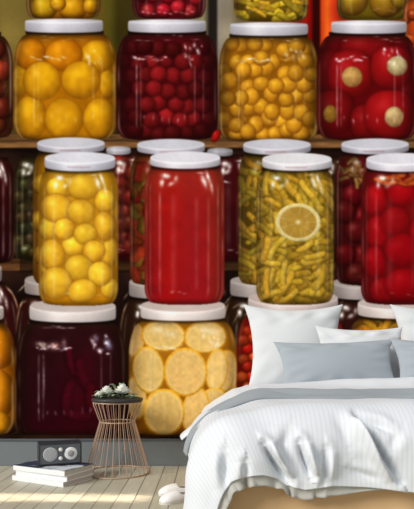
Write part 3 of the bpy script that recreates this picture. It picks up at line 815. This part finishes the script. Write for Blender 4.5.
def crease(px_, pz, path, width, depth, ridge=.8, side=1):
    """a sharp fold running along path=[(x,z),...] on the hanging cloth: a valley with a raised lip beside it"""
    best = np.full(px_.shape, 9.0); sg = np.zeros(px_.shape); tt = np.zeros(px_.shape)
    L = len(path) - 1
    for i in range(L):
        ax, az = path[i]; bx, bz = path[i + 1]
        dx, dz = bx - ax, bz - az; l2 = dx * dx + dz * dz
        t = np.clip(((px_ - ax) * dx + (pz - az) * dz) / l2, 0, 1)
        qx, qz = px_ - ax - t * dx, pz - az - t * dz
        dist = np.hypot(qx, qz); s = np.sign(dx * qz - dz * qx)
        m = dist < best
        best = np.where(m, dist, best); sg = np.where(m, s, sg); tt = np.where(m, (i + t) / L, tt)
    env = np.sin(np.clip(tt, .04, .96) * PI) ** .6
    q = best * sg * side
    return env * depth * (-np.exp(-(q / width) ** 2) + ridge * np.exp(-((q - 1.9 * width) / (1.5 * width)) ** 2))

FZ = 1.905
def fp(x, y): return ((x - CXP) * FZ / SENSOR_F, CAM_H - (y - HOR) * FZ / SENSOR_F)

def cloth_obj(name, P, mat, uv, parent=None, thick=0.0, closed=False):
    h, w = P.shape[:2]
    idx = np.arange(h * w).reshape(h, w)
    f = np.stack([idx[:-1, :-1], idx[:-1, 1:], idx[1:, 1:], idx[1:, :-1]], -1).reshape(-1, 4)
    o = mesh_obj(name, P.reshape(-1, 3), f.tolist(), mat, parent, True, uv.reshape(-1, 2))
    if thick:
        m = o.modifiers.new('thickness', 'SOLIDIFY'); m.thickness = thick; m.offset = -1
    return o

white_stripe = fabric('white_pinstripe_cotton', rgb(226, 229, 233), rgb(216, 221, 228), .0165)
white_sheet = fabric('white_sateen', rgb(228, 231, 235), rgb(216, 222, 230), .012)
grey_cloth = fabric('blue_grey_linen', rgb(152, 159, 164))
lining = fabric('grey_beige_lining', rgb(182, 180, 172))

# --- the duvet
Wt = TX1 - TX0
a = np.concatenate([np.linspace(-.70, 0, 120), np.linspace(0, Wt, 230)[1:], np.linspace(Wt, Wt + .60, 50)[1:]])
rows = np.concatenate([np.linspace(-1, 0, 110), np.linspace(0, 1, 80)[1:]])
A, Rw = np.meshgrid(a, rows)
def hem_len(A):
    Xh = TX0 + A
    base = np.interp(Xh, [-.43, -.23, -.03, .12, .21, .27, .33, .42, .55, .70, .9, 1.2, 2.3], [.42, .31, .265, .29, .315, .338, .352, .338, .346, .360, .352, .366, .356])
    return base
B = np.where(Rw < 0, Rw * hem_len(A), Rw * 0.92)
P, dd = drape_pos(A, B, PL, PF)
nrm = grid_normals(P)
X_, Z_ = P[..., 0], P[..., 2]
front = sstep(0, .14, -B)
disp = 0.016 * fbm(A, B, .30, 3) + 0.010 * fbm(A, B, .13, 5)
disp += 0.022 * np.exp(-((B - .02) / .16) ** 2) * (0.6 + fbm(A, B, .22, 8))             # plump edge
# hanging folds of the front
side_f = sstep(0.02, .3, np.hypot(np.clip(-A, 0, None), np.clip(-B, 0, None)))
disp += side_f * 0.014 * np.sin(A * 17 + 1.2 * np.sin(A * 6.3) + B * 3)
C = [([fp(361, 417), fp(366, 424), fp(374, 437), fp(386, 459), fp(401, 482)], .012, .064, .9, -1),
     ([fp(363, 418), fp(372, 422), fp(384, 426), fp(394, 433)], .012, .024, .7, 1),
     ([fp(300, 443), fp(303, 455), fp(308, 468), fp(312, 478)], .011, .050, .9, 1),
     ([fp(326, 448), fp(325, 465), fp(324, 482)], .012, .024, .8, 1),
     ([fp(264, 445), fp(270, 455), fp(280, 471), fp(290, 484)], .011, .060, .9, 1),
     ([fp(246, 462), fp(246, 474), fp(243, 484)], .012, .026, .8, -1),
     ([fp(226, 452), fp(224, 470), fp(226, 490)], .014, .024, .7, -1),
     ([fp(350, 470), fp(364, 476), fp(378, 481)], .012, .012, .7, 1),
     ([fp(338, 416), fp(345, 430), fp(350, 446)], .018, .010, .7, 1),
     ([fp(290, 430), fp(284, 446), fp(286, 462)], .016, .012, .7, -1),
     ([fp(404, 432), fp(396, 440), (fp(392, 450))], .014, .010, .6, 1)]
for path, w_, d_, r_, s_ in C:
    disp += crease(X_, Z_, path, w_, d_, r_, s_) * sstep(.03, .16, -B)
disp = disp * (1 - .45 * sstep(-.82, -1, Rw)) - 0.012 * sstep(.80, .92, B)
P = P + nrm * np.where(nrm[..., 2:3] < -.3, -1, 1) * disp[..., None] * np.sign(nrm[..., 2:3] + 1e-6) if nrm[20, 200, 1] > 0 else P + nrm * disp[..., None]
P[..., 2] = np.maximum(P[..., 2], 0.03)
duvet = cloth_obj('duvet', P, white_stripe, np.stack([A, B], -1), None, .014)
tag(duvet, 'white pinstriped duvet spread over the bed and hanging in folds over its foot', 'duvet')
# lining edge that shows under the front hem near the corner
hm = a < .40
Pe = P[0, hm]; Pup = P[6, hm]
dn = (Pe - Pup); dn /= np.linalg.norm(dn, axis=-1, keepdims=True) + 1e-9
s_ = np.linspace(0, 1, 7)
ah = a[hm]
wid = 0.024 * sstep(.40, .12, ah) + .004
inn = nrm[0, hm] * (-0.010 if nrm[20, 200, 1] < 0 else 0.010)
strip = np.stack([Pup + inn + (Pe - Pup) * 0.6 + dn * (wid * t)[:, None] * 1.6 + np.array([0, 1, 0])[None] * (.006 * math.sin(t * 3) + .0012 * np.sin(ah * 60)[:, None]) for t in s_])
strip[..., 2] = np.maximum(strip[..., 2], 0.02)
tag(cloth_obj('lining', strip, lining, np.stack([np.tile(ah, (7, 1)), np.tile(s_[:, None], (1, len(ah)))], -1), duvet, .004), 'grey beige underside turned out along the hem')

# --- the turned sheet between throw and pillows, its corner hanging past the side
a2 = np.concatenate([np.linspace(-.49, 0, 80), np.linspace(0, Wt, 120)[1:], np.linspace(Wt, Wt + .5, 40)[1:]])
A2, T2 = np.meshgrid(a2, np.linspace(0, 1, 80))
st2 = np.interp(A2, [-.53, -.30, -.02, .15, 1.8], [.98, .88, .64, .585, .57]) + .012 * np.sin(A2 * 9)
B2 = st2 + T2 * (1.86 - st2)
shr = np.interp(B2, [.50, 1.10, 1.25, 1.86], [1.0, 1.0, .96, .72])
A2s = np.where(A2 < 0, A2 * shr, np.where(A2 > Wt, Wt + (A2 - Wt) * shr, A2))
ho = np.array([0, .10, .185, .281, .366, .416, .45]); dr_ = np.array([0, .030, .085, .150, .240, .290, .60])
PL2 = np.stack([np.concatenate([[0], np.cumsum(np.hypot(np.diff(ho), np.diff(dr_)))]), ho, dr_], 1)
P2, _ = drape_pos(A2s, B2, PL2, PF)
n2 = grid_normals(P2); 
if n2[30, 150, 2] < 0: n2 = -n2
d2 = 0.022 + 0.044 * sstep(-.1, .7, A2) * np.exp(-((B2 - 1.04) / .10) ** 2) - .036 * sstep(1.14, 1.30, B2) + 0.012 * fbm(A2, B2, .2, 2) + .006 * fbm(A2, B2, .07, 6) - .012 * np.exp(-(T2 / .03) ** 2)
P2 = P2 + n2 * d2[..., None]
sheet = cloth_obj('bed_sheet', P2, white_sheet, np.stack([A2, B2], -1), None, .006)
tag(sheet, 'white top sheet turned down between the pillows and the grey throw', 'sheet')

# --- the grey throw across the bed
a3 = np.concatenate([np.linspace(-.47, 0, 100), np.linspace(0, Wt, 160)[1:], np.linspace(Wt, Wt + .5, 40)[1:]])
b3 = np.linspace(0, 1, 44)
A3, T3 = np.meshgrid(a3, b3)
wob = .020 * np.sin(A3 * 5.1) + .015 * np.sin(A3 * 11.3 + 1)
B3 = .36 + wob + T3 * (.27 + .03 * np.sin(A3 * 3.3 + 2))
P3, _ = drape_pos(A3, B3, PL, PF)
n3 = grid_normals(P3)
if n3[20, 150, 2] < 0: n3 = -n3
d3 = .012 + .018 * np.sin(np.clip(T3 * 1.25, 0, 1) * PI) ** .5 * (.8 + .5 * fbm(A3, B3, .3, 4)) - .008 * sstep(.12, 0, T3) + .013 * np.sin(T3 * 13 + 3.5 * np.sin(A3 * 3.1) + 1.3 * np.sin(A3 * 8)) * sstep(0, .2, T3) + .006 * fbm(A3 * .5, B3, .04, 9)
d3 *= 1 - .55 * sstep(0, -.25, A3)
P3 = P3 + n3 * d3[..., None]
throw = cloth_obj('throw_blanket', P3, grey_cloth, np.stack([A3, B3], -1), None, .008)
tag(throw, 'blue grey throw laid in a rumpled band across the middle of the bed', 'throw')

# ------------------------------------------------------------------ pillows
def pillow(name, w, h, t, loc, tilt, roll, yaw, mat, label, group, seed, ear=.10, sag=.05, n=46, taper=.0, skew=.0):
    V, F, U = [], [], []
    lin = [math.sin((i / n - .5) * PI) * .5 + .5 for i in range(n + 1)]
    idx = {}
    for sd in (1, -1):
        for j in range(n + 1):
            for i in range(n + 1):
                edge = i in (0, n) or j in (0, n)
                if edge and (0, i, j) in idx: idx[(sd, i, j)] = idx[(0, i, j)]; continue
                u, v = lin[i] * 2 - 1, lin[j] * 2 - 1
                x = w / 2 * u * (1 - ear * (1 - v * v) * abs(u) ** 1.5)
                x *= 1 + taper * v; x += skew * v * u * u * w / 2
                z = h / 2 * v * (1 - (ear + sag if v > 0 else ear * .35) * (1 - u * u) * abs(v) ** 1.5)
                th = t / 2 * (max(0, 1 - u ** 2) ** .55) * (max(0, 1 - v ** 2) ** .55)
                th *= 1 + .10 * math.sin(3 * u + seed) * math.sin(2.3 * v + seed)
                e = max(abs(u), abs(v))
                wr = .018 * math.sin(seed * 3 + math.atan2(v, u) * 13) * max(0, e - .55) * (1 - e) * 4        # gathered wrinkles near the seam
                wr += .010 * math.exp(-((v - .62 - .1 * math.sin(3 * u)) / .09) ** 2) * math.sin(u * 9 + seed)
                idx[(sd, i, j)] = len(V)
                if edge: idx[(0, i, j)] = len(V)
                V.append((x, -sd * (th + (wr if not edge else 0)), z)); U.append((x, z))
        for j in range(n):
            for i in range(n):
                q = (idx[(sd, i, j)], idx[(sd, i + 1, j)], idx[(sd, i + 1, j + 1)], idx[(sd, i, j + 1)])
                F.append(q if sd == 1 else q[::-1])
    o = mesh_obj(name, V, F, mat, None, True, U)
    o.rotation_euler = (tilt, roll, yaw); o.location = loc
    tag(o, label, 'pillow', group)
    # piped seam all round
    return o
pw = fabric('white_pillow_cotton', rgb(216, 219, 221)); pg = fabric('blue_grey_pillow_linen', rgb(164, 172, 179))
def R(d): return math.radians(d)
pillow('pillow', .645, .57, .18, (.578, 3.735, 0.842), R(-15), R(0), R(0), pw, 'large white pillow leaning on the mural at the left of the bed', 'bed pillows', 1, ear=.14, sag=.02, taper=.035)
pillow('pillow', .520, .40, .15, (.955, 3.535, 0.772), R(-20), R(1), R(-3), pw, 'smaller white pillow behind the left blue grey cushion, right of the large white pillow', 'bed pillows', 4, ear=.10, sag=.06, taper=.06)
pillow('pillow', .700, .315, .15, (.765, 3.345, 0.723), R(-26), R(-1.5), R(2), pg, 'long blue grey cushion lying in front of the left white pillows', 'bed pillows', 2, ear=.09, sag=.06, taper=.04)
pillow('pillow', .645, .57, .18, (1.56, 3.735, 0.842), R(-15), R(0), R(0), pw, 'white pillow at the right edge of the photo, behind a blue grey cushion', 'bed pillows', 3, ear=.14, sag=.02, taper=.035)
pillow('pillow', .700, .315, .15, (1.452, 3.345, 0.723), R(-26), R(2), R(-2), pg, 'blue grey cushion cut off by the right edge of the photo', 'bed pillows', 5, ear=.09, sag=.06, taper=.04)

# ------------------------------------------------------------------ slippers
slip_w = fabric('white_slipper_felt', rgb(240, 238, 236)); slip_in = fabric('grey_insole', rgb(196, 190, 192))
sole_m = plain('pale_sole', rgb(214, 208, 200), .8)
def slipper(label, loc, rz):
    t = empty('slipper', loc, label, 'slipper', rz, 'slippers beside the bed')
    L = .255; n, m = 34, 22
    def hw(s): return .043 * (1 - (1 - min(1, s / .22)) ** 2.2) ** .5 * (1 - .16 * sstep(.35, .75, s)) * (1 if s < .88 else math.sqrt(max(0, 1 - ((s - .88) / .12) ** 2 * .9)))
    def hh(s): return .060 * (1 - (1 - min(1, s / .42)) ** 2) ** .6 * .82 if s < .5 else .049
    V, F = [], []
    for i in range(n + 1):
        s = i / n; s = max(.004, min(.996, s))
        w, h = float(hw(s)), float(hh(s)); rimh = .040 + .016 * float(sstep(.7, 1, s))
        for k in range(m + 1):
            th = PI * k / m
            x = -w * math.cos(th); z = .012 + (h - .0) * math.sin(th) ** .8
            op = float(sstep(.40, .50, s))
            z = z * (1 - op) + min(z, rimh) * op
            V.append((s * L, x, z))
    for i in range(n):
        s = (i + .5) / n
        for k in range(m):
            c = (k + .5) / m
            if .44 < s < .97 and .5 - .30 * math.sqrt(max(0, 1 - ((s - .72) / .285) ** 2)) < c < .5 + .30 * math.sqrt(max(0, 1 - ((s - .72) / .285) ** 2)): continue
            p = i * (m + 1) + k
            F.append((p, p + m + 1, p + m + 2, p + 1))
    up = mesh_obj('upper', V, F, slip_w, t); md = up.modifiers.new('thickness', 'SOLIDIFY'); md.thickness = .005
    for nm, mt, z0, z1, k in (('sole', sole_m, .0005, .012, 1.04), ('insole', slip_in, .0125, .016, .93)):
        V, F = [], []
        for i in range(n + 1):
            s = max(.004, min(.996, i / n)); w = float(hw(s)) * k
            V += [(s * L, -w, z0), (s * L, w, z0), (s * L, w, z1), (s * L, -w, z1)]
        for i in range(n):
            p = i * 4
            for q in range(4): F.append((p + q, p + (q + 1) % 4, p + 4 + (q + 1) % 4, p + 4 + q))
        F.append((0, 3, 2, 1)); e = n * 4; F.append((e, e + 1, e + 2, e + 3))
        mesh_obj(nm, V, F, mt, t, False)
    return t
slipper('white slipper beside the bed, the nearer one of the pair', (-.245, 2.945, 0), R(33))
slipper('white slipper beside the bed, the farther one of the pair', (-.270, 3.135, 0), R(14))

# ------------------------------------------------------------------ wire side table with roses
copper = plain('copper_wire', rgb(196, 166, 142), .42, metal=.35, noise=.08, scale=8)
dark_top = plain('charcoal_tabletop', rgb(58, 54, 54), .5, noise=.15, scale=30)
TXc, TYc = -.592, 3.752
tb = empty('side_table', (TXc, TYc, 0), 'hourglass side table of copper wires with a dark round top', 'side table')
RT, RWa, RB, ZT, ZWa = 0.158, .114, .209, .470, .338
lathe('tabletop', [(0, .4702), (.160, .4702), (.166, .473), (.168, .478), (.168, .488), (.165, .492), (0, .492)], dark_top, tb, 64)
def ring(name, r, z, w): tube(name, [(r * math.cos(2 * PI * i / 64), r * math.sin(2 * PI * i / 64), z) for i in range(64)], w, copper, tb, 8, True)
ring('ring', RT, ZT - .004, .0035); ring('ring', RWa, ZWa, .0042); ring('ring', RB, .0048, .0045)
w0 = tube('wire', [(RT, 0, ZT - .004), (RT - .002, 0, ZT - .02), (RWa + .003, 0, ZWa + .006), (RWa + .003, 0, ZWa - .006), (RB - .002, 0, .02), (RB, 0, 0.0048)], .0023, copper, tb, 6)
for i in range(1, 28):
    c = w0.copy(); COL.objects.link(c); c.parent = tb; c.rotation_euler = (0, 0, 2 * PI * i / 28)

petal_m = plain('ivory_petals', rgb(236, 238, 228), .7, noise=.05); leaf_m = plain('grey_green_leaf', rgb(132, 168, 132), .6, noise=.2, scale=60)
stem_m = plain('green_stem', rgb(92, 118, 70), .6)
def rose(label, x, y, r, rz, leaves, z0=.4925):
    t = empty('white_rose', (TXc + x, TYc + y, z0), label, 'flower', rz, 'white roses on the side table')
    V, F = [], []
    R_ = random.Random(int(1000 * r) + int(rz * 100))
    rings = ((.14, 3, 1.0, .25), (.34, 4, .95, .5), (.58, 5, .80, .8), (.82, 6, .60, 1.1), (1.0, 7, .40, 1.4))
    for rr, cnt_, hh, open_ in rings:
        for k in range(cnt_):
            a0 = 2 * PI * k / cnt_ + rr * 5; half = PI / cnt_ * 1.35
            base = len(V); nu, nv = 7, 6
            for j in range(nv + 1):
                v = j / nv
                for i in range(nu + 1):
                    u = i / nu * 2 - 1
                    an = a0 + u * half * (0.55 + .45 * math.sin(min(1, v * 1.15) * PI * .5))
                    rad = r * rr * (.25 + .75 * math.sin(v * PI * .5) ** .8) + r * .16 * open_ * max(0, v - .7) * 2
                    z = r * (.10 + 1.25 * hh * v) - r * .22 * u * u * v - r * .25 * max(0, v - .8) * open_
                    V.append((rad * math.cos(an), rad * math.sin(an), z + r * .45))
            for j in range(nv):
                for i in range(nu):
                    p = base + j * (nu + 1) + i; F.append((p, p + 1, p + nu + 2, p + nu + 1))
    bl = mesh_obj('bloom', V, F, petal_m, t); md = bl.modifiers.new('thickness', 'SOLIDIFY'); md.thickness = .0008
    tube('stem', [(0, 0, r * .4), (0, 0, r * .1), (.02, .01, .004), (.05, .02, .003)], .0018, stem_m, t)
    for (an, ln, zz) in leaves:
        V, F = [], []
        for i in range(9):
            s = i / 8; wv = ln * .30 * math.sin(PI * s ** .8) * (1 - .2 * s); zc = zz * math.sin(s * PI * .75) + .004
            for q in (-1, 0, 1): V.append((r * .5 + s * ln, q * wv, zc + abs(q) * wv * .35))
        for i in range(8):
            for q in range(2): p = i * 3 + q; F.append((p, p + 3, p + 4, p + 1))
        lf = mesh_obj('leaf', V, F, leaf_m, t); lf.rotation_euler = (0, 0, an - rz); md = lf.modifiers.new('thickness', 'SOLIDIFY'); md.thickness = .0008
    return t
rose('small white rose at the left end of the side table top', -.118, -.02, .026, .4, [(2.6, .05, .012), (-1.2, .05, .008)])
rose('white rose left of the middle of the side table top', -.068, -.01, .046, 1.3, [(-1.9, .06, .010), (3.0, .065, .04), (-.9, .06, .02), (1.2, .06, .03)])
rose('largest white rose on the right half of the side table top', .036, -.01, .052, 2.2, [(2.9, .08, .085), (1.8, .07, .09), (-2.2, .07, .02), (-.5, .085, .012), (.1, .08, .02)])
rose('white rosebud at the right end of the side table leaves', .098, -.03, .014, .1, [(.2, .04, .006), (2.8, .05, .012), (-1.5, .04, .006)])

# ------------------------------------------------------------------ books and radio
cover_w = plain('white_cover', rgb(236, 238, 240), .5, noise=.02); page_m, nt, pb = new_mat('page_edges')
tc = N(nt, 'ShaderNodeTexCoord'); wv = N(nt, 'ShaderNodeTexWave', bands_direction='Z'); wv.inputs['Scale'].default_value = 260; wv.inputs['Distortion'].default_value = .6
nt.links.new(tc.outputs['Object'], wv.inputs['Vector'])
cr = N(nt, 'ShaderNodeValToRGB'); cr.color_ramp.elements[0].color = rgb(176, 170, 164); cr.color_ramp.elements[1].color = rgb(206, 200, 194)
nt.links.new(wv.outputs['Fac'], cr.inputs[0]); nt.links.new(cr.outputs[0], pb.inputs['Base Color']); pb.inputs['Roughness'].default_value = .8
# top cover: a blurred dark blue and white picture
cov_p, nt, pb = new_mat('picture_cover')
tc = N(nt, 'ShaderNodeTexCoord'); nz = N(nt, 'ShaderNodeTexNoise'); nz.inputs['Scale'].default_value = 9; nz.inputs['Detail'].default_value = 3
nt.links.new(tc.outputs['Object'], nz.inputs['Vector'])
cr = N(nt, 'ShaderNodeValToRGB'); cr.color_ramp.elements[0].position = .50; cr.color_ramp.elements[0].color = rgb(52, 62, 80)
cr.color_ramp.elements[1].position = .62; cr.color_ramp.elements[1].color = rgb(214, 220, 228)
nt.links.new(nz.outputs['Fac'], cr.inputs[0]); nt.links.new(cr.outputs[0], pb.inputs['Base Color']); pb.inputs['Roughness'].default_value = .4
BCx, BCy = -.958, 3.548
BA = math.atan2(-.463, .887)
def book(label, z, th, L, D, dx, dy, drz, top):
    t = empty('book', (BCx + dx, BCy + dy, z), label, 'book', BA + drz, 'books stacked on the floor')
    c = .0028
    x0, x1, y0, y1 = -L / 2, L / 2, -D / 2, D / 2
    bm = bmesh.new()
    def add(*a_):
        b_ = box_bm(*a_); me = bpy.data.meshes.new('t'); b_.to_mesh(me); b_.free(); bm.from_mesh(me); bpy.data.meshes.remove(me)
    add(x0, x1, y0, y1, 0, c); add(x0, x1, y0, y0 + c, c, th - c)           # bottom board and spine (towards the room)
    if not top: add(x0, x1, y0, y1, th - c, th)
    bm_obj('cover', bm, cover_w, t)
    if top:
        bm_obj('front_cover', box_bm(x0, x1, y0, y1, th - c, th), cov_p, t)['label'] = 'cover with a dark blue and white picture'
    bm_obj('page_block', box_bm(x0 + .003, x1 - .004, y0 + c + .0002, y1 - .005, c + .0002, th - c - .0002), page_m, t)
    return t
book('white book lying on the floor, lowest of the stack', .0005, .029, .418, .268, -.004, -.004, R(-1), False)
book('white book in the middle of the floor stack', .030, .032, .400, .262, .010, .004, R(1.5), False)
book('white book with a dark picture cover, topmost of the stack under the radio', .0625, .032, .412, .266, .0, .0, R(0), True)

rd_z = .0950
radio = empty('radio', (-.925, 3.560, rd_z), 'small black table radio standing on the stack of books', 'radio', R(21))
cab = plain('charcoal_cabinet', rgb(52, 55, 60), .5, noise=.06); fac = plain('grey_front_panel', rgb(92, 97, 102), .45, noise=.03); silver = plain('silver_grille', rgb(196, 198, 202), .4, noise=.04)
wht = plain('white_dial', rgb(232, 232, 232), .4, noise=.02); mid = plain('grey_dial_face', rgb(150, 152, 156), .4)
RWd, RHt, RDp = .258, .138, .125
bm_obj('cabinet', box_bm(-RWd / 2, RWd / 2, -RDp / 2, RDp / 2, .004, RHt, .005), cab, radio)
for fx in (-.1, .1):
    for fy in (-.045, .045):
        b = bmesh.new(); bmesh.ops.create_cone(b, cap_ends=True, segments=14, radius1=.008, radius2=.009, depth=.0045)
        for v in b.verts: v.co += Vector((fx, fy, .00235))
        bm_obj('foot', b, cab, radio)
fy = -RDp / 2
bm_obj('front_panel', box_bm(-RWd / 2 + .010, RWd / 2 - .010, fy - .003, fy + .001, .014, RHt - .010, .0015), fac, radio)
def disc(name, x, z, prof, mat, par=radio):
    o = lathe(name, prof, mat, par, 40, 'Y'); o.location = (x, fy - .003, z); return o
zc = RHt / 2 + .003
g = disc('speaker_grille', -.062, zc, [(0, .004), (.030, .0035), (.040, .002), (.043, .0)], silver)
for k in range(4):
    tube('grille_ring', [((.009 + .009 * k) * math.cos(2 * PI * i / 40), -.0042 + .0003 * k, (.009 + .009 * k) * math.sin(2 * PI * i / 40)) for i in range(40)], .0008, fac, g, 6, True)
d = disc('tuning_dial', .062, zc, [(0, .006), (.020, .006), (.0215, .006), (.036, .004), (.039, .001), (.039, 0)], wht)
lathe('dial_knob', [(0, .012), (.017, .012), (.0195, .010), (.020, .0055)], mid, d, 40, 'Y')
bm_obj('pointer', box_bm(-.001, .001, -.0128, -.0118, .004, .016), wht, d)
for z in (zc + .027, zc - .027):
    disc('knob', .0, z, [(0, .010), (.009, .010), (.0115, .008), (.012, 0)], wht)

# ------------------------------------------------------------------ light
wd = bpy.data.worlds.new('daylight'); SC.world = wd; wd.use_nodes = True
bg = wd.node_tree.nodes['Background']; bg.inputs['Color'].default_value = (0.93, 0.97, 1.0, 1); bg.inputs['Strength'].default_value = WORLD
sd = bpy.data.lights.new('window_sun', 'SUN'); sun = bpy.data.objects.new('window_sun', sd); COL.objects.link(sun)
sd.energy = SUN; sd.angle = R(26); sd.color = (1.0, .965, .91)
sun.rotation_euler = Vector((.70, .50, -.50)).to_track_quat('-Z', 'Y').to_euler()
# narrow blade of sunlight on the boards, as from a gap between curtains
ad = bpy.data.lights.new('sun_streak', 'AREA'); ar = bpy.data.objects.new('sun_streak', ad); COL.objects.link(ar)
ad.shape = 'RECTANGLE'; ad.size = 1.9; ad.size_y = .05; ad.energy = STREAK; ad.spread = R(4.0); ad.color = (1, .86, .66)
ar.location = (-1.30, 3.10, 3.6); ar.rotation_euler = (0, 0, R(-1.5))
SC.view_settings.view_transform = 'Standard'; SC.view_settings.look = 'None'
SC.view_settings.exposure = 0; SC.view_settings.gamma = 1
